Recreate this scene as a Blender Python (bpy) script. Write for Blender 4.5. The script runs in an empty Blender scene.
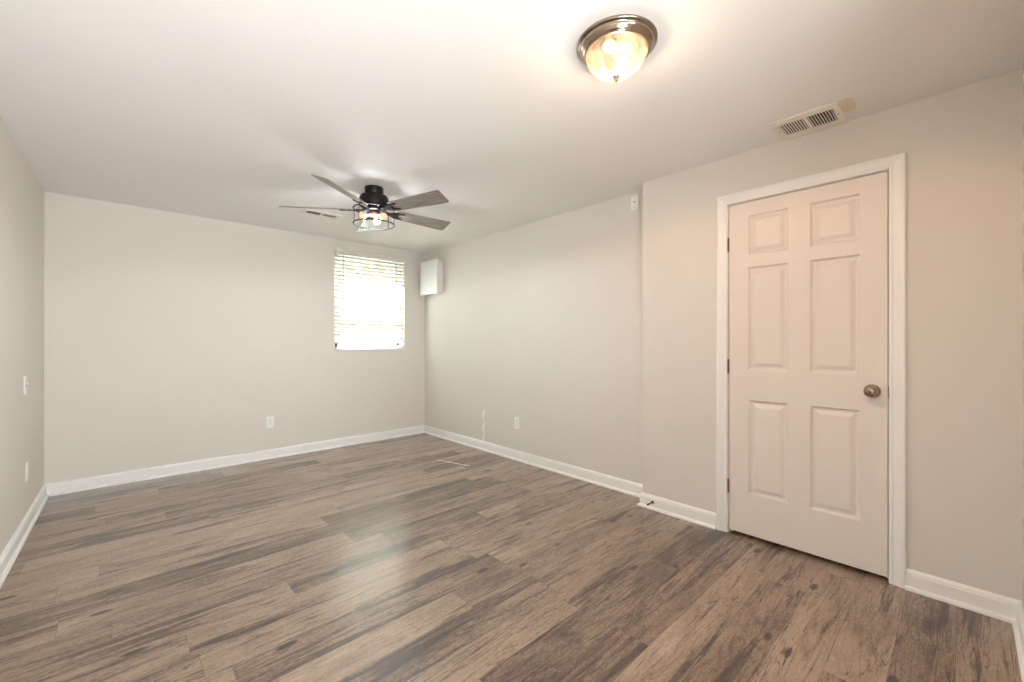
import bpy, bmesh, math, random
from mathutils import Vector, Matrix
random.seed(7)
PI = math.pi
scn = bpy.context.scene
COL = scn.collection

# ---------------------------------------------------------------- camera
F_PX, YAW, CAM_H = 423.07, 0.75097, 1.2
cd = bpy.data.cameras.new('camera'); cam = bpy.data.objects.new('camera', cd); COL.objects.link(cam)
cam.location = (0, 0, CAM_H); cam.rotation_euler = (PI/2, 0, -YAW)
cd.sensor_width = 36; cd.lens = F_PX/1024*36; cd.clip_start = 0.02; cd.shift_y = 0.0
scn.camera = cam

# ---------------------------------------------------------------- world, daylight, exposure
w = bpy.data.worlds.new('sky'); scn.world = w; w.use_nodes = True
wn = w.node_tree.nodes; wl = w.node_tree.links
bg = wn['Background']; bg.inputs[0].default_value = (0.86, 0.94, 1.0, 1); bg.inputs[1].default_value = 6.5
scn.view_settings.view_transform = 'Standard'; scn.view_settings.look = 'None'
scn.view_settings.exposure = 0.0; scn.view_settings.gamma = 1.0
scn.view_settings.use_curve_mapping = False

def area_light(name, loc, rot, sx, sy, power, col):
    ld = bpy.data.lights.new(name, 'AREA'); ld.shape = 'RECTANGLE'; ld.size = sx; ld.size_y = sy
    ld.energy = power; ld.color = col
    o = bpy.data.objects.new(name, ld); COL.objects.link(o); o.location = loc; o.rotation_euler = rot
    return o
# added fill light at the added window behind the camera (faces +Y)
area_light('rear_fill_light', (0.45, -2.72, 1.35), (PI/2+0.25, 0, 0), 1.4, 1.7, 28, (0.92, 0.96, 1.0))
# unseen fill light added in the space behind the camera, aimed at the ceiling
bl_ = area_light('bounce_fill_light', (0.12, -0.65, 0.9), (PI-1.0, 0, 0), 0.9, 0.9, 33, (0.94, 0.95, 0.97))
bl_.data.spread = math.radians(120)
sd_ = bpy.data.lights.new('sun', 'SUN'); sd_.energy = 220; sd_.angle = 0.01; sd_.color = (0.88, 0.97, 1.0)
so0 = bpy.data.objects.new('sun', sd_); COL.objects.link(so0); so0.location = (2, 8, 8)
so0.rotation_euler = Vector((0.10, -math.cos(math.radians(69)), -math.sin(math.radians(69)))).to_track_quat('-Z', 'Y').to_euler()

# ---------------------------------------------------------------- room dimensions (metres)
L, R, N, D, H = -0.411, 2.954, 2.805, 4.849, 2.355
YF, YJ, YB = -0.164, 1.607, -2.85          # front wall, jog corner, rear wall of the room behind
T = 0.14

# ---------------------------------------------------------------- materials
def lin(c):
    return tuple(((v/255)/12.92 if v/255 <= 0.04045 else ((v/255+0.055)/1.055)**2.4) for v in c) + (1,)
def mat(name, rgb, rough=0.6, metal=0.0, spec=0.5, noise=0.0, nscale=20, bump=0.0, bscale=60):
    m = bpy.data.materials.new(name); m.use_nodes = True
    n, l = m.node_tree.nodes, m.node_tree.links
    p = n['Principled BSDF']
    p.inputs['Base Color'].default_value = lin(rgb)
    p.inputs['Roughness'].default_value = rough; p.inputs['Metallic'].default_value = metal
    p.inputs['Specular IOR Level'].default_value = spec
    tc = n.new('ShaderNodeTexCoord')
    if noise:
        t = n.new('ShaderNodeTexNoise'); t.inputs['Scale'].default_value = nscale; t.inputs['Detail'].default_value = 4
        l.new(tc.outputs['Object'], t.inputs['Vector'])
        mr = n.new('ShaderNodeMapRange'); mr.inputs[3].default_value = 1-noise; mr.inputs[4].default_value = 1+noise
        l.new(t.outputs['Fac'], mr.inputs[0])
        mx = n.new('ShaderNodeVectorMath'); mx.operation = 'SCALE'; mx.inputs[0].default_value = lin(rgb)[:3]
        l.new(mr.outputs[0], mx.inputs['Scale']); l.new(mx.outputs[0], p.inputs['Base Color'])
    if bump:
        t = n.new('ShaderNodeTexNoise'); t.inputs['Scale'].default_value = bscale; t.inputs['Detail'].default_value = 3
        l.new(tc.outputs['Object'], t.inputs['Vector'])
        b = n.new('ShaderNodeBump'); b.inputs['Strength'].default_value = bump; b.inputs['Distance'].default_value = 0.002
        l.new(t.outputs['Fac'], b.inputs['Height']); l.new(b.outputs[0], p.inputs['Normal'])
    return m

WALL = mat('wall_paint', (229, 224, 216), 0.75, spec=0.25, noise=0.015, nscale=2, bump=0.15, bscale=180)
CEIL = mat('ceiling_paint', (246, 245, 243), 0.85, spec=0.2, noise=0.01, nscale=2, bump=0.2, bscale=120)
TRIM = mat('white_trim_paint', (249, 248, 245), 0.38, spec=0.45)
DOOR = mat('white_door_paint', (238, 230, 222), 0.45, spec=0.4, bump=0.12, bscale=90)
PLAS = mat('white_plastic', (250, 249, 246), 0.35)
DARK = mat('dark_slot', (38, 34, 30), 0.7)
NICK = mat('brushed_nickel', (160, 145, 130), 0.15, metal=1.0, noise=0.05, nscale=60)
BRNZ = mat('antique_bronze', (105, 84, 68), 0.35, metal=0.9)
BLK = mat('matte_black_metal', (30, 28, 27), 0.4, metal=0.5)
COPP = mat('copper_socket', (176, 120, 88), 0.4, metal=0.7)
VENT = mat('cream_vent_enamel', (242, 236, 226), 0.45)
TAPE = mat('cream_filler_patch', (234, 222, 200), 0.8, noise=0.03, nscale=30)
MARK = mat('white_mark', (250, 250, 246), 0.7, noise=0.03, nscale=40)
SCRW = mat('screw_metal', (150, 145, 138), 0.4, metal=0.6)
CORD = mat('grey_cord', (120, 118, 112), 0.7)
VINY = mat('white_vinyl', (244, 245, 243), 0.4)

def slat_mat():
    m = bpy.data.materials.new('blind_slat'); m.use_nodes = True
    n, l = m.node_tree.nodes, m.node_tree.links
    p = n['Principled BSDF']; p.inputs['Base Color'].default_value = lin((248, 247, 242)); p.inputs['Roughness'].default_value = 0.45
    t = n.new('ShaderNodeBsdfTranslucent'); t.inputs[0].default_value = lin((250, 248, 240))
    mx = n.new('ShaderNodeMixShader'); mx.inputs[0].default_value = 0.35
    l.new(p.outputs[0], mx.inputs[1]); l.new(t.outputs[0], mx.inputs[2]); l.new(mx.outputs[0], n['Material Output'].inputs[0])
    return m
SLAT = slat_mat()

def clear_glass():
    m = bpy.data.materials.new('window_glass'); m.use_nodes = True
    n, l = m.node_tree.nodes, m.node_tree.links
    n.remove(n['Principled BSDF'])
    t = n.new('ShaderNodeBsdfTransparent'); t.inputs[0].default_value = (0.95, 0.97, 0.96, 1)
    g = n.new('ShaderNodeBsdfGlossy'); g.inputs['Roughness'].default_value = 0.02
    mx = n.new('ShaderNodeMixShader'); mx.inputs[0].default_value = 0.05
    l.new(t.outputs[0], mx.inputs[1]); l.new(g.outputs[0], mx.inputs[2])
    l.new(mx.outputs[0], n['Material Output'].inputs[0])
    return m
GLASS = clear_glass()

def frosted(name, tint, em):
    m = bpy.data.materials.new(name); m.use_nodes = True
    n, l = m.node_tree.nodes, m.node_tree.links
    p = n['Principled BSDF']; p.inputs['Base Color'].default_value = lin(tint); p.inputs['Roughness'].default_value = 0.2
    p.inputs['Emission Color'].default_value = lin(tint)
    p.inputs['Emission Strength'].default_value = em
    tr = n.new('ShaderNodeBsdfTranslucent'); tr.inputs[0].default_value = lin(tint)
    tp = n.new('ShaderNodeBsdfTransparent'); tp.inputs[0].default_value = lin((255, 250, 240))
    m1 = n.new('ShaderNodeMixShader'); m1.inputs[0].default_value = 0.5
    m2 = n.new('ShaderNodeMixShader'); m2.inputs[0].default_value = 0.72
    l.new(p.outputs[0], m1.inputs[1]); l.new(tr.outputs[0], m1.inputs[2])
    tc = n.new('ShaderNodeTexCoord'); t = n.new('ShaderNodeTexNoise'); t.inputs['Scale'].default_value = 14; t.inputs['Detail'].default_value = 3; t.inputs['Distortion'].default_value = 1.5
    rr = n.new('ShaderNodeMapRange'); rr.inputs[1].default_value = .35; rr.inputs[2].default_value = .65; rr.inputs[3].default_value = .93; rr.inputs[4].default_value = .80
    l.new(tc.outputs['Object'], t.inputs['Vector']); l.new(t.outputs['Fac'], rr.inputs[0]); l.new(rr.outputs[0], m2.inputs[0])
    l.new(m1.outputs[0], m2.inputs[1]); l.new(tp.outputs[0], m2.inputs[2]); l.new(m2.outputs[0], n['Material Output'].inputs[0])
    return m
DOME = frosted('frosted_lit_glass', (255, 244, 226), 0.3)

def emis(name, rgb, s):
    m = bpy.data.materials.new(name); m.use_nodes = True
    p = m.node_tree.nodes['Principled BSDF']; p.inputs['Base Color'].default_value = lin(rgb)
    p.inputs['Emission Color'].default_value = lin(rgb); p.inputs['Emission Strength'].default_value = s
    return m
BULB = emis('lit_bulb', (255, 214, 160), 3.0)
DIMB = emis('dim_amber_bulb', (255, 206, 160), 0.45)

def N_(n, t, **k):
    o = n.new(t)
    for a, b in k.items(): setattr(o, a, b)
    return o
def floor_mat():
    m = bpy.data.materials.new('vinyl_plank_floor'); m.use_nodes = True
    n, l = m.node_tree.nodes, m.node_tree.links
    p = n['Principled BSDF']
    def math_(op, a, b=None, c=None):
        o = n.new('ShaderNodeMath'); o.operation = op
        for i, v in enumerate((a, b, c)):
            if v is None: continue
            if isinstance(v, (int, float)): o.inputs[i].default_value = v
            else: l.new(v, o.inputs[i])
        return o.outputs[0]
    tc = n.new('ShaderNodeTexCoord'); sp = n.new('ShaderNodeSeparateXYZ'); l.new(tc.outputs['Object'], sp.inputs[0])
    X, Y = sp.outputs[0], sp.outputs[1]
    PW, PL = 0.165, 1.22
    yr = math_('DIVIDE', math_('ADD', Y, 0.14), PW); row = math_('FLOOR', yr); fy = math_('SUBTRACT', yr, row)
    wn1 = n.new('ShaderNodeTexWhiteNoise'); wn1.noise_dimensions = '1D'; l.new(row, wn1.inputs['W'])
    xr = math_('ADD', math_('DIVIDE', X, PL), math_('MULTIPLY', wn1.outputs['Value'], 7.3))
    colm = math_('FLOOR', xr); fx = math_('SUBTRACT', xr, colm)
    cb = n.new('ShaderNodeCombineXYZ'); l.new(row, cb.inputs[0]); l.new(colm, cb.inputs[1])
    wn2 = n.new('ShaderNodeTexWhiteNoise'); wn2.noise_dimensions = '3D'; l.new(cb.outputs[0], wn2.inputs['Vector'])
    rid = wn2.outputs['Value']; rcol = wn2.outputs['Color']
    # seams
    ey = math_('MULTIPLY', math_('MINIMUM', fy, math_('SUBTRACT', 1, fy)), PW)
    ex = math_('MULTIPLY', math_('MINIMUM', fx, math_('SUBTRACT', 1, fx)), PL)
    ed = math_('MINIMUM', ey, ex)
    seam = n.new('ShaderNodeMapRange'); seam.inputs[1].default_value = 0.0; seam.inputs[2].default_value = 0.0016
    l.new(ed, seam.inputs[0])
    # grain coordinates: stretched along X, shifted per plank
    sh = n.new('ShaderNodeVectorMath'); sh.operation = 'SCALE'; sh.inputs['Scale'].default_value = 31.0; l.new(rcol, sh.inputs[0])
    def coords(sx, sy):
        a = n.new('ShaderNodeVectorMath'); a.operation = 'MULTIPLY'; a.inputs[1].default_value = (sx, sy, 1)
        l.new(tc.outputs['Object'], a.inputs[0])
        b = n.new('ShaderNodeVectorMath'); b.operation = 'ADD'; l.new(a.outputs[0], b.inputs[0]); l.new(sh.outputs[0], b.inputs[1])
        return b.outputs[0]
    def noise(vec, sc, det, ro=0.55, dist=0.0):
        t = n.new('ShaderNodeTexNoise'); t.inputs['Scale'].default_value = sc; t.inputs['Detail'].default_value = det
        t.inputs['Roughness'].default_value = ro; t.inputs['Distortion'].default_value = dist
        l.new(vec, t.inputs['Vector']); return t.outputs['Fac']
    g1 = noise(coords(0.75, 9.0), 1.5, 7, 0.62, 0.5)     # dark streaks
    g2 = noise(coords(9, 150), 1.5, 7, 0.72, 0.2)        # fine fibres
    g3 = noise(coords(1.6, 4.5), 1.3, 4, 0.55, 0.8)      # cloudy patches
    g4 = noise(coords(0.7, 13.0), 1.7, 5, 0.55, 0.9)     # thin dark lines where this noise crosses its middle
    g5 = noise(coords(30, 60), 2.0, 4, 0.7, 0.0)         # pores
    def rng(v, a, b, c, d):
        r = n.new('ShaderNodeMapRange'); r.clamp = True
        for i, q in zip((1, 2, 3, 4), (a, b, c, d)): r.inputs[i].default_value = q
        l.new(v, r.inputs[0]); return r.outputs[0]
    # knots: sparse voronoi spots, elongated
    vo = n.new('ShaderNodeTexVoronoi'); vo.inputs['Scale'].default_value = 2.1; l.new(coords(1.3, 3.2), vo.inputs['Vector'])
    kn = rng(vo.outputs['Distance'], 0.02, 0.13, 0.75, 0.0)
    # cathedral rings around a noise field
    fld = noise(coords(0.9, 5.5), 1.3, 2, 0.4, 0.3)
    ring = math_('SINE', math_('MULTIPLY', fld, 75.0))
    ring = rng(ring, 0.3, 1.0, 0.0, 0.07)
    streak = rng(g1, 0.53, 0.72, 0.0, 0.56)
    thin = math_('MULTIPLY', rng(math_('ABSOLUTE', math_('SUBTRACT', g4, 0.5)), 0.0, 0.020, 0.38, 0.0), rng(g3, 0.35, 0.65, 0.3, 1.0))
    v = math_('ADD', 0.24, math_('MULTIPLY', rng(g2, 0.25, 0.75, 0.0, 1.0), 0.24))
    v = math_('ADD', v, math_('MULTIPLY', rng(g3, 0.25, 0.75, 0.0, 1.0), 0.30))
    v = math_('ADD', v, math_('MULTIPLY', rng(g5, 0.3, 0.7, -0.35, 1.0), 0.18))
    v = math_('ADD', v, math_('MULTIPLY', math_('SUBTRACT', math_('POWER', rid, 0.6), 0.62), 0.34))
    v = math_('SUBTRACT', math_('SUBTRACT', v, streak), thin)
    v = math_('SUBTRACT', v, kn); v = math_('SUBTRACT', v, ring)
    ramp = n.new('ShaderNodeValToRGB'); cr = ramp.color_ramp
    cr.elements[0].position = 0.12; cr.elements[0].color = lin((50, 33, 23))
    cr.elements[1].position = 0.95; cr.elements[1].color = lin((196, 172, 150))
    for pos, c in ((0.34, (96, 72, 56)), (0.52, (138, 115, 96)), (0.72, (166, 142, 121))):
        e = cr.elements.new(pos); e.color = lin(c)
    l.new(v, ramp.inputs[0])
    mx = n.new('ShaderNodeMix'); mx.data_type = 'RGBA'; mx.inputs[6].default_value = lin((46, 34, 27))
    l.new(rng(seam.outputs[0], 0, 1, 0.25, 1.0), mx.inputs[0]); l.new(ramp.outputs[0], mx.inputs[7])
    l.new(mx.outputs[2], p.inputs['Base Color'])
    l.new(rng(g2, 0.3, 0.7, 0.46, 0.34), p.inputs['Roughness'])
    p.inputs['Coat Weight'].default_value = 0.8; p.inputs['Coat Roughness'].default_value = 0.2; p.inputs['Coat IOR'].default_value = 1.55
    p.inputs['Specular IOR Level'].default_value = 0.7
    b = n.new('ShaderNodeBump'); b.inputs['Strength'].default_value = 0.25; b.inputs['Distance'].default_value = 0.0015
    hgt = math_('ADD', math_('MULTIPLY', g2, 0.5), seam.outputs[0])
    l.new(hgt, b.inputs['Height']); l.new(b.outputs[0], p.inputs['Normal'])
    return m
FLOOR = floor_mat()

def blade_mat():
    m = bpy.data.materials.new('weathered_grey_blade'); m.use_nodes = True
    n, l = m.node_tree.nodes, m.node_tree.links; p = n['Principled BSDF']
    tc = n.new('ShaderNodeTexCoord'); mp = n.new('ShaderNodeMapping'); mp.inputs['Scale'].default_value = (3, 60, 3)
    t = n.new('ShaderNodeTexNoise'); t.inputs['Scale'].default_value = 2; t.inputs['Detail'].default_value = 5
    r = n.new('ShaderNodeValToRGB'); r.color_ramp.elements[0].position = 0.3; r.color_ramp.elements[1].position = 0.72
    r.color_ramp.elements[0].color = lin((104, 96, 88)); r.color_ramp.elements[1].color = lin((172, 163, 154))
    l.new(tc.outputs['Object'], mp.inputs[0]); l.new(mp.outputs[0], t.inputs['Vector']); l.new(t.outputs['Fac'], r.inputs[0])
    l.new(r.outputs[0], p.inputs['Base Color']); p.inputs['Roughness'].default_value = 0.35
    return m
BLADE = blade_mat()

def siding_mat():
    m = bpy.data.materials.new('tan_lap_siding'); m.use_nodes = True
    n, l = m.node_tree.nodes, m.node_tree.links; p = n['Principled BSDF']
    tc = n.new('ShaderNodeTexCoord'); t = n.new('ShaderNodeTexNoise'); t.inputs['Scale'].default_value = 1.6
    r = n.new('ShaderNodeValToRGB'); r.color_ramp.elements[0].position = 0.35; r.color_ramp.elements[1].position = 0.65
    r.color_ramp.elements[0].color = lin((118, 108, 96)); r.color_ramp.elements[1].color = lin((168, 152, 130))
    l.new(tc.outputs['Object'], t.inputs['Vector']); l.new(t.outputs['Fac'], r.inputs[0]); l.new(r.outputs[0], p.inputs['Base Color'])
    p.inputs['Roughness'].default_value = 0.8
    return m
SIDING = siding_mat()
GROUND = mat('outside_ground', (120, 112, 96), 0.9, noise=0.2, nscale=6)

# ---------------------------------------------------------------- mesh helpers
class B:
    """collects shapes for ONE mesh object"""
    def __init__(s): s.bm = bmesh.new()
    def box(s, x0, x1, y0, y1, z0, z1, M=None):
        v = [s.bm.verts.new((x, y, z)) for x in (x0, x1) for y in (y0, y1) for z in (z0, z1)]
        for f in ((0,1,3,2), (4,6,7,5), (0,4,5,1), (2,3,7,6), (0,2,6,4), (1,5,7,3)):
            s.bm.faces.new([v[i] for i in f])
        if M: bmesh.ops.transform(s.bm, matrix=M, verts=v)
        return s
    def lathe(s, prof, c=(0, 0, 0), axis='z', seg=40, smooth=True):
        rings = []
        for r, h in prof:
            ring = []
            for k in range(seg if r > 1e-6 else 1):
                a = 2*PI*k/seg; u, w_ = r*math.cos(a), r*math.sin(a)
                q = {'z': (u, w_, h), 'x': (h, u, w_), 'y': (w_, h, u)}[axis]
                ring.append(s.bm.verts.new((q[0]+c[0], q[1]+c[1], q[2]+c[2])))
            rings.append(ring)
        for a, b in zip(rings, rings[1:]):
            for k in range(seg):
                k2 = (k+1) % seg
                if len(a) == 1 and len(b) == 1: continue
                if len(a) == 1: f = [a[0], b[k2], b[k]]
                elif len(b) == 1: f = [a[k], a[k2], b[0]]
                else: f = [a[k], a[k2], b[k2], b[k]]
                fc = s.bm.faces.new(f); fc.smooth = smooth
        return s
    def tube(s, pts, r, seg=10, closed=False):
        pts = [Vector(p) for p in pts]; n = len(pts); rings = []
        up = None
        for i, p in enumerate(pts):
            if closed: t = pts[(i+1) % n]-pts[i-1]
            else: t = pts[min(i+1, n-1)]-pts[max(i-1, 0)]
            t.normalize()
            if up is None: up = Vector((0, 0, 1)) if abs(t.z) < 0.9 else Vector((1, 0, 0))
            a = t.cross(up).normalized(); b = a.cross(t).normalized(); up = b
            rings.append([s.bm.verts.new(p+r*(math.cos(2*PI*k/seg)*a+math.sin(2*PI*k/seg)*b)) for k in range(seg)])
        for i in range(n if closed else n-1):
            A, Bq = rings[i], rings[(i+1) % n]
            for k in range(seg):
                f = s.bm.faces.new([A[k], A[(k+1) % seg], Bq[(k+1) % seg], Bq[k]]); f.smooth = True
        if not closed:
            s.bm.faces.new(rings[0]); s.bm.faces.new(list(reversed(rings[-1])))
        return s
    def ring(s, c, rad, r, seg=48):
        return s.tube([(c[0]+rad*math.cos(2*PI*k/seg), c[1]+rad*math.sin(2*PI*k/seg), c[2]) for k in range(seg)], r, 8, True)
    def sweep(s, prof, path):
        """prof: (offset, height) closed outline; path: list of ((x,y) point, (nx,ny) mitre vector pointing into the room)"""
        rings = [[s.bm.verts.new((p[0]+m[0]*o, p[1]+m[1]*o, h)) for o, h in prof] for p, m in path]
        k = len(prof)
        for a, b in zip(rings, rings[1:]):
            for i in range(k): s.bm.faces.new([a[i], a[(i+1) % k], b[(i+1) % k], b[i]])
        s.bm.faces.new(rings[0]); s.bm.faces.new(list(reversed(rings[-1])))
        return s
    def prism(s, outline, y0, y1, M=None):
        a = [s.bm.verts.new((x, y0, z)) for x, z in outline]; b = [s.bm.verts.new((x, y1, z)) for x, z in outline]
        k = len(a)
        for i in range(k): s.bm.faces.new([a[i], a[(i+1) % k], b[(i+1) % k], b[i]])
        s.bm.faces.new(a); s.bm.faces.new(list(reversed(b)))
        if M: bmesh.ops.transform(s.bm, matrix=M, verts=a+b)
        return s
    def xf(s, M): bmesh.ops.transform(s.bm, matrix=M, verts=s.bm.verts[:]); return s
    def build(s, name, m, parent=None, bevel=0.0, label=None, seg=2):
        bmesh.ops.recalc_face_normals(s.bm, faces=s.bm.faces[:])
        me = bpy.data.meshes.new(name); s.bm.to_mesh(me); s.bm.free()
        me.materials.append(m)
        o = bpy.data.objects.new(name, me); COL.objects.link(o)
        if parent: o.parent = parent
        if bevel:
            md = o.modifiers.new('bevel', 'BEVEL'); md.width = bevel; md.segments = seg; md.limit_method = 'ANGLE'
        if label: o['label'] = label
        return o
def thing(name, label, cat, loc=(0, 0, 0), rot=(0, 0, 0), group=None, kind=None):
    o = bpy.data.objects.new(name, None); COL.objects.link(o); o.location = loc; o.rotation_euler = rot
    o.empty_display_size = 0.1
    if label: o['label'] = label
    if cat: o['category'] = cat
    if group: o['group'] = group
    if kind: o['kind'] = kind
    return o
def struct(o, label=None, cat=None):
    o['kind'] = 'structure'
    if label: o['label'] = label
    if cat: o['category'] = cat
    return o
def copy_tree(o, parent=None):
    c = o.copy(); COL.objects.link(c)
    if parent: c.parent = parent
    for ch in [q for q in COL.objects if q.parent == o]: copy_tree(ch, c)
    return c
def RZ(a): return Matrix.Rotation(a, 4, 'Z')

# ---------------------------------------------------------------- room shell
struct(B().box(L-T-.15, R+0.3, YB-T, D+0.16, -0.12, 0).build('floor', FLOOR), 'brown wood-look vinyl plank floor running across the room', 'floor')
struct(B().box(L-T-.15, R+0.3, YB-T, D+0.16, H, H+0.12).build('ceiling', CEIL), 'smooth white painted ceiling', 'ceiling')
SH = Matrix(((1, .019, 0, -.019*D), (0, 1, 0, 0), (0, 0, 1, 0), (0, 0, 0, 1)))     # the left wall is slightly out of square
struct(B().box(L-T, L, YB-.1, D, 0, H).xf(SH).build('wall_left', WALL), 'narrow pale side wall at the left edge, with two plates', 'wall')
WX0, WX1, WZ0, WZ1 = 1.79, 2.665, 1.105, 2.245
wb = B()
wb.box(L-T, WX0, D, D+0.16, 0, H).box(WX1, R+T, D, D+0.16, 0, H)
wb.box(WX0, WX1, D, D+0.16, 0, WZ0).box(WX0, WX1, D, D+0.16, WZ1, H)
struct(wb.build('wall_back', WALL), 'beige back wall with the window in it', 'wall')
struct(B().box(R, R+T, YJ, D, 0, H).build('wall_right', WALL), 'beige right wall between the back corner and the jog', 'wall')
OY0, OY1, OZ = 0.262-0.02, 1.014+0.02, 2.07
wr = B()
wr.box(N, N+0.16, YF-T, OY0, 0, H).box(N, N+0.16, OY1, YJ, 0, H).box(N, N+0.16, OY0, OY1, OZ, H)
wr.box(N+0.14, N+0.22, OY0-0.05, OY1+0.05, 0, OZ+0.05)
wr.box(N+0.16, R+T, YJ-0.12, YJ, 0, H)
struct(wr.build('wall_right_near', WALL), 'warm beige nearer wall that steps forward and holds the door', 'wall')
OX = 1.25
struct(B().box(OX, N, YF-T, YF, 0, H).build('wall_front', WALL), 'wall behind the camera to the right', 'wall')
struct(B().box(OX, OX+T, YB, YF-T, 0, H).build('wall_side_hall', WALL), 'side wall of the space behind the camera', 'wall')
rw = B(); a0, a1, c0, c1 = -0.27, 1.17, 0.48, 2.22
rw.box(L-T-.15, a0, YB-T, YB, 0, H).box(a1, OX+T, YB-T, YB, 0, H).box(a0, a1, YB-T, YB, 0, c0).box(a0, a1, YB-T, YB, c1, H)
struct(rw.build('wall_rear', WALL), 'unseen rear wall behind the camera with an added large window', 'wall')
w2 = thing('fill_window', 'added unseen white framed window behind the camera', 'window', (0.45, YB-0.07, 0), kind='structure')  # unseen window added to bring fill light in from behind
q = B(); hw = 0.72
q.box(-hw, -hw+.05, -.04, .04, c0, c1).box(hw-.05, hw, -.04, .04, c0, c1).box(-hw, hw, -.04, .04, c0, c0+.05).box(-hw, hw, -.04, .04, c1-.05, c1)
q.box(-hw, hw, -.03, .03, 1.33, 1.38)
q.build('window_frame', VINY, w2, 0.003)  # frame of the added unseen window
B().box(-hw+.04, hw-.04, -.004, .004, c0+.04, c1-.04).build('glass', GLASS, w2)  # pane of the added unseen window

# baseboards: board with an eased top and a shoe moulding at the floor
BB = [(0, 0), (0.028, 0), (0.0285, 0.006), (0.026, 0.013), (0.020, 0.018), (0.0145, 0.019), (0.0145, 0.074),
      (0.012, 0.078), (0.0125, 0.083), (0.009, 0.089), (0.005, 0.095), (0, 0.097)]
def board(name, path, label):
    struct(B().sweep(BB, path).build(name, TRIM), label, 'baseboard')
cz = 0.062
board('baseboard_left', [((L-.019*(D-YF+T), YF-T), (1, 0)), ((L, D), (1, -1))], 'white baseboard along the left wall')
board('baseboard_back', [((L, D), (1, -1)), ((R, D), (-1, -1))], 'white baseboard along the back wall under the window')
board('baseboard_right', [((R, D), (-1, -1)), ((R, YJ+0.03), (-1, 0))], 'white baseboard from the back corner to the jog')
board('baseboard_right_near', [((R, YJ), (-1, 1)), ((N, YJ), (-1, 1)), ((N, 1.084), (-1, 0))][1:], 'short white baseboard between the jog corner and the door')
board('baseboard_right_end', [((N, 0.198), (-1, 0)), ((N, YF), (-1, 1))], 'white baseboard to the right of the door')
board('baseboard_front', [((N, YF), (-1, 1)), ((OX, YF), (0, 1))], 'white baseboard behind the camera')

# ---------------------------------------------------------------- door_1: six panel door
d1 = thing('door_1', 'white six-panel door with a nickel knob in the right wall', 'door', (N, 0, 0), kind='structure')
LY0, LY1, LZ0, LZ1 = 0.264, 1.011, 0.022, 2.046
def door_leaf():
    bm = B(); b = bm.bm; XF, TH = 0.002, 0.036
    ys = [LY0, 0.370, 0.588, 0.690, 0.903, LY1]
    zs = [LZ0, 0.268, 0.843, 1.023, 1.650, 1.722, 1.966, LZ1]
    def P(y, z, x): return b.verts.new((XF+x, y, z))
    g = [[P(y, z, 0) for z in zs] for y in ys]
    for i in range(5):
        for j in range(7):
            c = [g[i][j], g[i+1][j], g[i+1][j+1], g[i][j+1]]
            if i in (1, 3) and j in (1, 3, 5):
                y0, y1, z0, z1 = ys[i], ys[i+1], zs[j], zs[j+1]
                prev = c
                for ins, dep in ((0.004, 0.002), (0.008, 0.011), (0.013, 0.014), (0.022, 0.014), (0.040, 0.004), (0.046, 0.002)):
                    cur = [P(y0+ins, z0+ins, dep), P(y1-ins, z0+ins, dep), P(y1-ins, z1-ins, dep), P(y0+ins, z1-ins, dep)]
                    for k in range(4): b.faces.new([prev[k], prev[(k+1) % 4], cur[(k+1) % 4], cur[k]])
                    prev = cur
                b.faces.new(prev)
            else: b.faces.new(c)
    # edges and back
    bk = [[P(y, z, TH) for z in (LZ0, LZ1)] for y in (LY0, LY1)]
    b.faces.new([bk[0][0], bk[1][0], bk[1][1], bk[0][1]])
    b.faces.new([g[0][j] for j in range(8)]+[bk[0][1], bk[0][0]])
    b.faces.new([g[5][j] for j in range(8)]+[bk[1][1], bk[1][0]])
    b.faces.new([g[i][0] for i in range(6)]+[bk[1][0], bk[0][0]])
    b.faces.new([g[i][7] for i in range(6)]+[bk[1][1], bk[0][1]])
    return bm
leaf = door_leaf().build('door_leaf', DOOR, d1)
# jamb (three boards lining the opening) with stop strips
j = B()
j.box(0, .14, OY0, LY0-.004, 0, OZ).box(0, .14, LY1+.004, OY1, 0, OZ).box(0, .14, OY0, OY1, LZ1+.005, OZ)
j.box(.042, .055, LY0-.004, LY0+.008, 0, OZ-.02).box(.042, .055, LY1-.008, LY1+.004, 0, OZ-.02).box(.042, .055, LY0, LY1, LZ1-.008, LZ1+.006)
j.build('door_jamb', TRIM, d1)
def casing(y0, y1, z1, cw):
    """mitred colonial casing swept up, across and down"""
    prof = [(0, 0), (0, .008), (.003, .011), (.012, .012), (.016, .009), (.020, .010), (.034, .015), (.046, .0185), (.056, .0185), (.061, .015), (.062, 0)]
    bm = B(); b = bm.bm; rings = []
    for py, pz, my, mz in ((y0, 0, -1, 0), (y0, z1, -1, 1), (y1, z1, 1, 1), (y1, 0, 1, 0)):
        rings.append([b.verts.new((-h, py+my*o, pz+mz*o)) for o, h in prof])
    for A, C in zip(rings, rings[1:]):
        for k in range(len(prof)): b.faces.new([A[k], A[(k+1) % len(prof)], C[(k+1) % len(prof)], C[k]])
    b.faces.new(rings[0]); b.faces.new(rings[-1])
    return bm
casing(0.258, 1.020, 2.054, 0.062).build('door_casing', TRIM, d1)
def hinge(z):
    h = B()
    h.lathe([(0, -.045), (.002, -.045), (.0035, -.042), (.004, -.041)] + [(.004, .041), (.0035, .042), (.002, .045), (0, .045)], (-.0045, 1.0135, z), seg=14)
    for k in (-.025, 0, .025): h.ring((-.0045, 1.0135, z+k), .0041, .0006, 12)
    return h.build('hinge', BRNZ, d1, label='bronze door hinge')
for z in (1.803, 1.043, 0.295): hinge(z)
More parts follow.
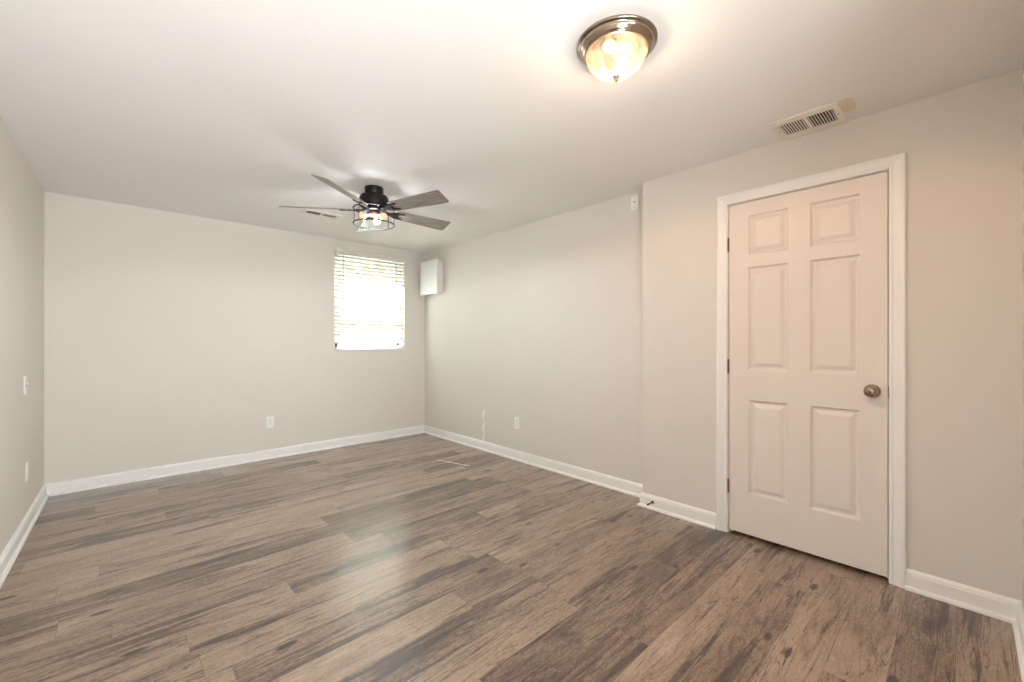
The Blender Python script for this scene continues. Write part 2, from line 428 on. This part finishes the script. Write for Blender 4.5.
kb = B().lathe([(0, .002), (.033, .002), (.034, -.002), (.031, -.006), (.024, -.009), (.014, -.011), (.011, -.016), (.0105, -.026),
                (.014, -.031), (.022, -.036), (.0275, -.043), (.0285, -.052), (.0265, -.059), (.020, -.064), (.011, -.0665), (0, -.067)],
               (0, .323, .946), 'x', 36)
knob = kb.build('door_knob', NICK, d1, label='brushed nickel round knob')
B().lathe([(0, -.0665), (.005, -.067), (.0052, -.070), (0, -.0705)], (0, .323, .946), 'x', 16).build('lock_button', BRNZ, knob)
B().box(-.0005, .012, .2595, .2625, .915, .975).build('strike_plate', BRNZ, d1, label='small bronze strike plate on jamb')

# ---------------------------------------------------------------- window_1 in the back wall
w1 = thing('window_1', 'white double-hung window high in the back wall near the corner', 'window', ((WX0+WX1)/2, D, 0), kind='structure')
hw = (WX1-WX0)/2; zm = 1.61
f = B()
f.box(-hw, -hw+.035, .085, .155, WZ0, WZ1).box(hw-.035, hw, .085, .155, WZ0, WZ1).box(-hw, hw, .085, .155, WZ1-.035, WZ1).box(-hw, hw, .085, .155, WZ0, WZ0+.035)
f.build('window_frame', VINY, w1, 0.002)
def sash(y, z0, z1, nm):
    s = B(); a = hw-.035; st = .038
    s.box(-a, -a+st, y, y+.03, z0, z1).box(a-st, a, y, y+.03, z0, z1).box(-a, a, y, y+.03, z1-st, z1).box(-a, a, y, y+.03, z0, z0+st)
    so = s.build('window_sash', VINY, w1, 0.002)
    m = B(); gw = 2*(a-st)
    for k in (1, 2):
        x = -a+st+gw*k/3; m.box(x-.009, x+.009, y+.006, y+.022, z0+st, z1-st)
    zc = (z0+z1)/2; m.box(-a+st, a-st, y+.006, y+.022, zc-.009, zc+.009)
    m.build('muntin_grid', VINY, so)
    B().box(-a+st-.004, a-st+.004, y+.012, y+.016, z0+st-.004, z1-st+.004).build('glass', GLASS, so)
sash(.122, zm-.02, WZ1-.035, 0); sash(.088, WZ0+.035, zm+.02, 1)
B().box(-hw, hw, -.012, .085, WZ0-.014, WZ0).build('window_sill', TRIM, w1, 0.003)

# horizontal blind
bl = thing('window_blind', 'white two-inch horizontal blind half open over the back window', 'blind', ((WX0+WX1)/2, D, 0))
BX = 0.431; by = .026
v = B()
v.box(-.447, .447, -.018, -.008, 2.183, 2.250).box(-.447, -.439, -.018, -.0005, 2.183, 2.250).box(.439, .447, -.018, -.0005, 2.183, 2.250)
v.build('valance', SLAT, bl, 0.003)
B().box(-BX, BX, .000, .052, 2.190, 2.240).build('headrail', VINY, bl, 0.002)
sl = B(); SP = .0425; z = 2.168; tilt = math.radians(40); zs = []
while z > 1.165:
    zs.append(z); z -= SP
for k, z in enumerate(zs):
    n_ = 5; wdt = .050; top, bot = [], []
    for i in range(n_+1):
        u = (i/n_-.5)*wdt; cr = .0022*(1-(2*i/n_-1)**2)
        # local: u along slat (room side negative), crown upwards
        yy = u*math.cos(tilt)-cr*math.sin(tilt); zz = u*math.sin(tilt)+cr*math.cos(tilt)
        y2 = yy+.0026*math.sin(tilt); z2 = zz-.0026*math.cos(tilt)
        top.append((yy, zz)); bot.append((y2, z2))
    out = top+bot[::-1]
    vs0 = [sl.bm.verts.new((-BX, by+y, z+q)) for y, q in out]; vs1 = [sl.bm.verts.new((BX, by+y, z+q)) for y, q in out]
    m_ = len(out)
    for i in range(m_): sl.bm.faces.new([vs0[i], vs0[(i+1) % m_], vs1[(i+1) % m_], vs1[i]])
    sl.bm.faces.new(vs0); sl.bm.faces.new(vs1[::-1])
sl.build('slats', SLAT, bl)
B().box(-BX, BX, by-.025, by+.025, 1.122, 1.138).build('bottom_rail', SLAT, bl, 0.003)
for x in (-.31, -.10, .10, .31):
    B().tube([(x, by-.020, 2.19), (x, by-.021, 1.13)], .0011, 6).tube([(x, by+.022, 2.19), (x, by+.022, 1.13)], .0011, 6).build('ladder_cord', VINY, bl)
B().tube([(-.335, .008, 2.18), (-.335, .006, 2.12), (-.335, .004, 1.64)], .0038, 8).build('tilt_wand', CORD, bl, label='grey tilt wand at the left of the blind')
B().tube([(.325, .010, 2.18), (.325, .006, 1.62), (.325, .006, 1.36)], .0018, 8).build('lift_cord', CORD, bl)
B().lathe([(0, 1.36), (.007, 1.362), (.009, 1.375), (.006, 1.398), (.002, 1.405), (0, 1.405)], (.325, .006, 0), seg=12).build('cord_tassel', VINY, bl)

# outside: neighbour's lapped siding wall, and ground
s = B()
for k in range(28):
    z0 = -0.2+k*.155
    o = [(0, z0), (-.022, z0), (-.004, z0+.155), (0, z0+.155)]
    a = [s.bm.verts.new((-3.5, D+3.0+y, zz)) for y, zz in o]; b = [s.bm.verts.new((7.0, D+3.0+y, zz)) for y, zz in o]
    for i in range(4): s.bm.faces.new([a[i], a[(i+1) % 4], b[(i+1) % 4], b[i]])
s.box(-3.5, 7.0, D+3.0, D+3.15, -.3, 4.15)
so = s.build('neighbouring_house', SIDING); so['label'] = 'tan lap-sided neighbouring house wall seen through the blind'; so['category'] = 'house'
struct(B().box(-6, 9, D+.16, D+3.0, -.4, -.25).build('ground_1', GROUND), 'ground outside the window', 'ground')

# ---------------------------------------------------------------- ceiling fan
FC = (1.418, 3.043, H)
fan = thing('ceiling_fan', 'five-blade black and grey ceiling fan with open cage light', 'fan', FC)
B().lathe([(0, 0), (.066, 0), (.067, -.004), (.066, -.052), (.060, -.058), (0, -.058)]).build('canopy', BLK, fan)
B().lathe([(0, -.050), (.070, -.055), (.096, -.064), (.106, -.082), (.108, -.130), (.103, -.146), (.086, -.156), (.070, -.160), (0, -.160)]).build('motor_housing', BLK, fan)
zb = 2.189-H
ang0 = math.radians(216.61)
PITCH = math.radians(-19)
def blade_tree(k):
    a = ang0+k*2*PI/5
    M = RZ(a)
    ol = [(.175, -.048), (.20, -.054), (.40, -.060), (.642, -.068), (.657, -.060), (.657, .060), (.642, .068), (.40, .060), (.20, .054), (.175, .048)]
    b = B(); t0 = [b.bm.verts.new((x, y, .003)) for x, y in ol]; t1 = [b.bm.verts.new((x, y, -.003)) for x, y in ol]
    n_ = len(ol)
    b.bm.faces.new(t0); b.bm.faces.new(t1[::-1])
    for i in range(n_): b.bm.faces.new([t0[i], t0[(i+1) % n_], t1[(i+1) % n_], t1[i]])
    b.xf(Matrix.Rotation(PITCH, 4, 'X'))
    bo = b.build('blade', BLADE, fan, 0.0012)
    bo.location = (0, 0, zb-.002); bo.rotation_euler = (0, 0, a)
    r = B()
    o2 = [(.085, -.020), (.12, -.014), (.165, -.034), (.235, -.038), (.245, -.030), (.20, -.018), (.190, 0), (.20, .018), (.245, .030), (.235, .038), (.165, .034), (.12, .014), (.085, .020)]
    t0 = [r.bm.verts.new((x, y, -.004)) for x, y in o2]; t1 = [r.bm.verts.new((x, y, -.010)) for x, y in o2]
    n_ = len(o2); r.bm.faces.new(t0); r.bm.faces.new(t1[::-1])
    for i in range(n_): r.bm.faces.new([t0[i], t0[(i+1) % n_], t1[(i+1) % n_], t1[i]])
    for x, y in ((.225, -.032), (.225, .032), (.178, 0)): r.lathe([(0, -.013), (.005, -.0125), (.006, -.009), (.006, -.004)], (x, y, 0), seg=12)
    r.xf(Matrix.Rotation(PITCH, 4, 'X'))
    ro = r.build('blade_iron', BLK, bo)
for k in range(5): blade_tree(k)
# light kit
B().lathe([(0, -.158), (.075, -.158), (.085, -.163), (.086, -.172), (.060, -.178), (0, -.178)]).build('fitter', BLK, fan)
cg = B(); CR = .148; zt, zc = 2.190-H, 2.079-H
cg.ring((0, 0, zt), CR, .0045).ring((0, 0, zc), CR, .0045)
for k in range(6):
    a = 2*PI*k/6+.35; c, s_ = math.cos(a), math.sin(a)
    cg.tube([(CR*c, CR*s_, zt), (CR*c, CR*s_, zc)], .0028, 8)
for k in range(3):
    a = 2*PI*k/3+.35; c, s_ = math.cos(a), math.sin(a)
    cg.tube([(.075*c, .075*s_, zt+.002), (CR*c, CR*s_, zt)], .0035, 8)
cg.build('light_cage', BLK, fan)
B().lathe([(0, -.178), (.034, -.178), (.040, -.186), (.038, -.205), (.018, -.214), (0, -.216)], seg=24).build('socket_hub', COPP, fan, label='copper coloured lamp socket hub')
for k in range(3):
    a = 2*PI*k/3+.9
    M = RZ(a) @ Matrix.Translation((.030, 0, -.196)) @ Matrix.Rotation(math.radians(118), 4, 'Y')
    so_ = B().lathe([(0, 0), (.014, 0), (.016, .006), (.016, .028), (.013, .030), (0, .030)], seg=18).xf(M).build('lamp_socket', COPP, fan)
    B().lathe([(0, .028), (.012, .029), (.014, .038), (.024, .052), (.029, .066), (.027, .080), (.016, .090), (0, .094)], seg=24).xf(M).build('bulb', DIMB, so_)
ch = B(); 
for x, y, l_ in ((-.055, -.05, .17),):
    ch.tube([(x-.03, y-.03, -.17), (x-.042, y-.042, -.20), (x-.060, y-.052, -.285)], .0009, 6)
    ch.lathe([(0, -.305), (.003, -.303), (.0035, -.290), (.001, -.284), (0, -.284)], (x-.060, y-.052, 0), seg=10)
ch.build('pull_chain', SCRW, fan)
pl = bpy.data.lights.new('fan_bulbs', 'SPOT'); pl.energy = 40; pl.color = (.82, .95, 1); pl.shadow_soft_size = .04
pl.spot_size = math.radians(178); pl.spot_blend = 0.25       # the black housing keeps the bulbs' light off the ceiling
po = bpy.data.objects.new('fan_bulbs', pl); COL.objects.link(po); po.location = (FC[0], FC[1], H-.235)
pl = bpy.data.lights.new('fan_glow', 'POINT'); pl.energy = 9; pl.color = (.92, .97, 1); pl.shadow_soft_size = .04
po = bpy.data.objects.new('fan_glow', pl); COL.objects.link(po); po.location = (FC[0], FC[1], H-.25)

# ---------------------------------------------------------------- flush dome light
DC = (1.418, .925, H)
dl = thing('flush_ceiling_light', 'brushed nickel flush-mount ceiling light with frosted glass dome', 'ceiling light', DC)
DS = Matrix.Diagonal((.935, .935, .84, 1))
B().lathe([(0, 0), (.160, 0), (.163, -.003), (.163, -.010), (.158, -.014), (.150, -.016), (.150, -.020), (.146, -.030), (.140, -.034),
           (.139, -.039), (.135, -.040), (.134, -.045), (.130, -.047), (.124, -.047), (.122, -.040), (.120, -.030), (0, -.028)], seg=72).xf(DS).build('metal_pan', NICK, dl)
B().lathe([(.1215, -.038), (.124, -.048), (.124, -.056), (.120, -.072), (.110, -.092), (.093, -.112), (.070, -.129), (.044, -.141), (.020, -.147), (.006, -.149), (0, -.149)], seg=64).xf(DS).build('glass_dome', DOME, dl)
B().lathe([(0, -.147), (.014, -.148), (.016, -.152), (.011, -.157), (.009, -.161), (.0105, -.166), (.007, -.172), (.003, -.176), (0, -.177)], seg=24).xf(DS).build('finial', NICK, dl)
for sx in (-1, 1):
    M = Matrix.Translation((sx*.022, sx*.010, -.052)) @ Matrix.Rotation(sx*PI/2, 4, 'Y')
    B().lathe([(0, 0), (.011, 0), (.013, .014), (.022, .030), (.026, .045), (.022, .058), (.010, .066), (0, .068)], seg=20).xf(M).xf(DS).build('bulb', BULB, dl)
pl = bpy.data.lights.new('dome_bulbs', 'POINT'); pl.energy = 6; pl.color = (1, .74, .52); pl.shadow_soft_size = .03
po = bpy.data.objects.new('dome_bulbs', pl); COL.objects.link(po); po.location = (DC[0], DC[1], H-.082)
pl = bpy.data.lights.new('dome_downlight', 'SPOT'); pl.energy = 18; pl.color = (1, .53, .28); pl.shadow_soft_size = .0
pl.spot_size = math.radians(178); pl.spot_blend = 0.2
po = bpy.data.objects.new('dome_downlight', pl); COL.objects.link(po); po.location = (DC[0], DC[1], H-.152)

# ---------------------------------------------------------------- ceiling registers
def register(name, x0, x1, y0, y1, axis, label, nl, dark_half):
    """stamped face plate with two banks of louvres"""
    cx, cy = (x0+x1)/2, (y0+y1)/2
    t = thing(name, label, 'vent', (cx, cy, H), group='ceiling air registers')
    a, b = ((y1-y0)/2, (x1-x0)/2) if axis == 'y' else ((x1-x0)/2, (y1-y0)/2)    # a half-length, b half-width
    rot = PI/2 if axis == 'y' else 0
    la, lb = a-.030, b-.036*b/.075*.9
    fr = B()
    fr.box(-a, a, lb, b, -.008, 0).box(-a, a, -b, -lb, -.008, 0).box(-a, -la, -lb, lb, -.008, 0).box(la, a, -lb, lb, -.008, 0)
    fr.box(-.008, .008, -lb, lb, -.008, 0)
    p = fr.build('face_plate', VENT, t, 0.003); p.rotation_euler.z = rot
    bk = B().box(-la-.003, la+.003, -lb-.003, lb+.003, -.0012, -.0002).build('duct_opening', DARK, t); bk.rotation_euler.z = rot
    for sd in (-1, 1):
        lv = B(); n_ = nl
        for i in range(n_):
            u = .008+(la-.008)*(i+.5)/n_
            M = Matrix.Translation((sd*u, 0, -.0055)) @ Matrix.Rotation(math.radians(-38 if sd < 0 else -24), 4, 'Y')
            lv.box(-.0042, .0042, -lb, lb, -.0006, .0006, M)
        o = lv.build('louvre_bank', VENT, t); o.rotation_euler.z = rot
    for sd in (-1, 1):
        o = B().lathe([(0, -.0095), (.004, -.009), (.0045, -.008)], (sd*(a-.018), 0, 0), seg=12).build('screw', SCRW, t); o.rotation_euler.z = rot
    return t
register('ceiling_register', 2.530, 2.800, .420, .712, 'y', 'cream ceiling air register against the wall above the door', 9, True)
register('ceiling_register', 1.200, 1.515, 3.915, 4.075, 'x', 'cream ceiling air register behind the fan near the back wall', 9, False)
pt = B(); pts = []
for k in range(14):
    a = 2*PI*(k+.5)/14; rr = 1+.05*math.sin(3*a+.5); c_, s_ = math.cos(a), math.sin(a)
    pts.append((2.615+.078*math.copysign(abs(c_)**.5, c_)*rr, .392+.027*math.copysign(abs(s_)**.5, s_)*rr))
t0 = [pt.bm.verts.new((x, y, H)) for x, y in pts]; t1 = [pt.bm.verts.new((x, y, H-.0012)) for x, y in pts]
pt.bm.faces.new(t0); pt.bm.faces.new(t1)
for i in range(14): pt.bm.faces.new([t0[i], t0[(i+1) % 14], t1[(i+1) % 14], t1[i]])
o = pt.build('filler_patch', TAPE); o['label'] = 'cream unpainted filler patch on ceiling at the end of the register above the door'; o['category'] = 'patch'

# ---------------------------------------------------------------- wall plates. Local frame: plate in XZ, room side is -Y
def outlet(loc, rz, label):
    t = thing('wall_outlet', label, 'outlet', loc, (0, 0, rz), group='duplex wall outlets')
    B().box(-.035, .035, -.006, 0, -.0575, .0575).build('cover_plate', PLAS, t, 0.0025)
    for sz in (-1, 1):
        r = B().prism([(-.0165, sz*.0195-.009), (-.011, sz*.0195-.014), (.011, sz*.0195-.014), (.0165, sz*.0195-.009), (.0165, sz*.0195+.009), (.011, sz*.0195+.014), (-.011, sz*.0195+.014), (-.0165, sz*.0195+.009)], -.0085, -.005)
        ro = r.build('receptacle', PLAS, t)
        B().box(-.0075, -.0050, -.0088, -.008, sz*.0195-.002, sz*.0195+.007).box(.0050, .0075, -.0088, -.008, sz*.0195-.002, sz*.0195+.006).box(-.002, .002, -.0088, -.008, sz*.0195-.010, sz*.0195-.006).build('slots', DARK, ro)
    B().lathe([(0, -.0075), (.003, -.007), (.0032, -.006)], (0, 0, 0), 'y', 12).build('screw', SCRW, t)
    return t
def blank(t, hw=.035, hh=.0575):
    B().box(-hw, hw, -.006, 0, -hh, hh).build('cover_plate', PLAS, t, 0.0025)
outlet((1.142, D, .372), 0, 'white duplex outlet low on the back wall')
outlet((R, 3.091, .371), -PI/2, 'white duplex outlet low on the right wall beside the white streak')
outlet((L-.0141, 4.105, .362), PI/2-.019, 'white duplex outlet low on the left wall below the switch')
sw = thing('light_switch', 'white toggle light switch on the left wall above the outlet', 'switch', (L-.0153, 4.045, .922), (0, 0, PI/2-.019))
blank(sw)
B().box(-.005, .005, -.007, -.005, -.012, .012).build('switch_slot', DARK, sw)
B().box(-.004, .004, -.018, -.004, -.004, .004, Matrix.Translation((0, 0, .004)) @ Matrix.Rotation(math.radians(-25), 4, 'X')).build('toggle', PLAS, sw, 0.001)
for sz in (-.030, .030): B().lathe([(0, -.0075), (.003, -.007), (.0032, -.006)], (0, 0, sz), 'y', 12).build('screw', SCRW, sw)
cp = thing('cable_plate', 'white plate with small centre hole high on the right wall by the jog corner', 'wall plate', (R, 1.757, 2.281), (0, 0, -PI/2))
blank(cp, .034, .055)
B().lathe([(.0065, -.005), (.0065, -.012), (.0035, -.013), (.0035, -.010), (0, -.010)], (0, 0, .002), 'y', 16).build('coax_jack', SCRW, cp)
for sz in (-.042, .042): B().lathe([(0, -.0075), (.003, -.007), (.0032, -.006)], (0, 0, sz), 'y', 12).build('screw', SCRW, cp)

# ---------------------------------------------------------------- shallow white box on the right wall by the corner
wbx = thing('wall_box', 'shallow white square box high on the right wall next to the window corner', 'wall box', (R, 4.59, 1.995))
B().box(-.062, 0, -.170, .170, -.195, .195).build('box_body', VINY, wbx, 0.002)
B().box(-.105, -.068, -.192, .192, -.212, .212).build('box_cover', VINY, wbx, 0.004)
B().box(-.069, -.061, -.160, .160, -.185, .185).build('cover_gasket', CORD, wbx)

# ---------------------------------------------------------------- spring door stop on the near baseboard
ds = thing('door_stop', 'small dark spring door stop on the short baseboard left of the door', 'door stop', (N-.0145, 1.52, .052))
B().lathe([(0, 0), (.011, 0), (.011, -.003), (.006, -.006), (0, -.006)], axis='x', seg=16).build('mounting_plate', BRNZ, ds)
hp = []
for k in range(140):
    a = 2*PI*k/10; hp.append((-.006-.055*k/139, .0042*math.cos(a), .0042*math.sin(a)))
B().tube(hp, .0010, 6).build('spring', BRNZ, ds)
B().lathe([(0, -.058), (.0058, -.059), (.0062, -.070), (.005, -.073), (0, -.073)], axis='x', seg=14).build('rubber_tip', DARK, ds)

# ---------------------------------------------------------------- raised white streak down the right wall and pale line on the floor
def raised_strip(name, pts, normal, label):
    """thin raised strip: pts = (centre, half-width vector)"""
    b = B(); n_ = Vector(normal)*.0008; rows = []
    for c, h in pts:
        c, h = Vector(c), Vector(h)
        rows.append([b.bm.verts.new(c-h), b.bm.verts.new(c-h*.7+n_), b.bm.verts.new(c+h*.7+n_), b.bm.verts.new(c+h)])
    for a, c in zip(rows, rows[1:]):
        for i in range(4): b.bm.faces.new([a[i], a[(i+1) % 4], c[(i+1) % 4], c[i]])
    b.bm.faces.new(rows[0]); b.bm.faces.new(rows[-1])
    o = b.build(name, MARK); o['label'] = label; o['category'] = 'filler mark'; return o  # white streak on the wall and pale line on the floor
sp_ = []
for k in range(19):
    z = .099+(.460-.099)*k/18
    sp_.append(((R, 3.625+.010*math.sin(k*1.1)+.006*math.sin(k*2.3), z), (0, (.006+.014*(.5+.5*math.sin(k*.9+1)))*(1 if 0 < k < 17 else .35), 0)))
raised_strip('wall_streak', sp_, (-1, 0, 0), 'white ragged vertical streak on the right wall above the baseboard')
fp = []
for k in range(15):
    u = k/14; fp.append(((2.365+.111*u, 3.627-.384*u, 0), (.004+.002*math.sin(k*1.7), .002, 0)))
raised_strip('floor_line', fp, (0, 0, 1), 'thin pale line on the floor planks near the back corner')
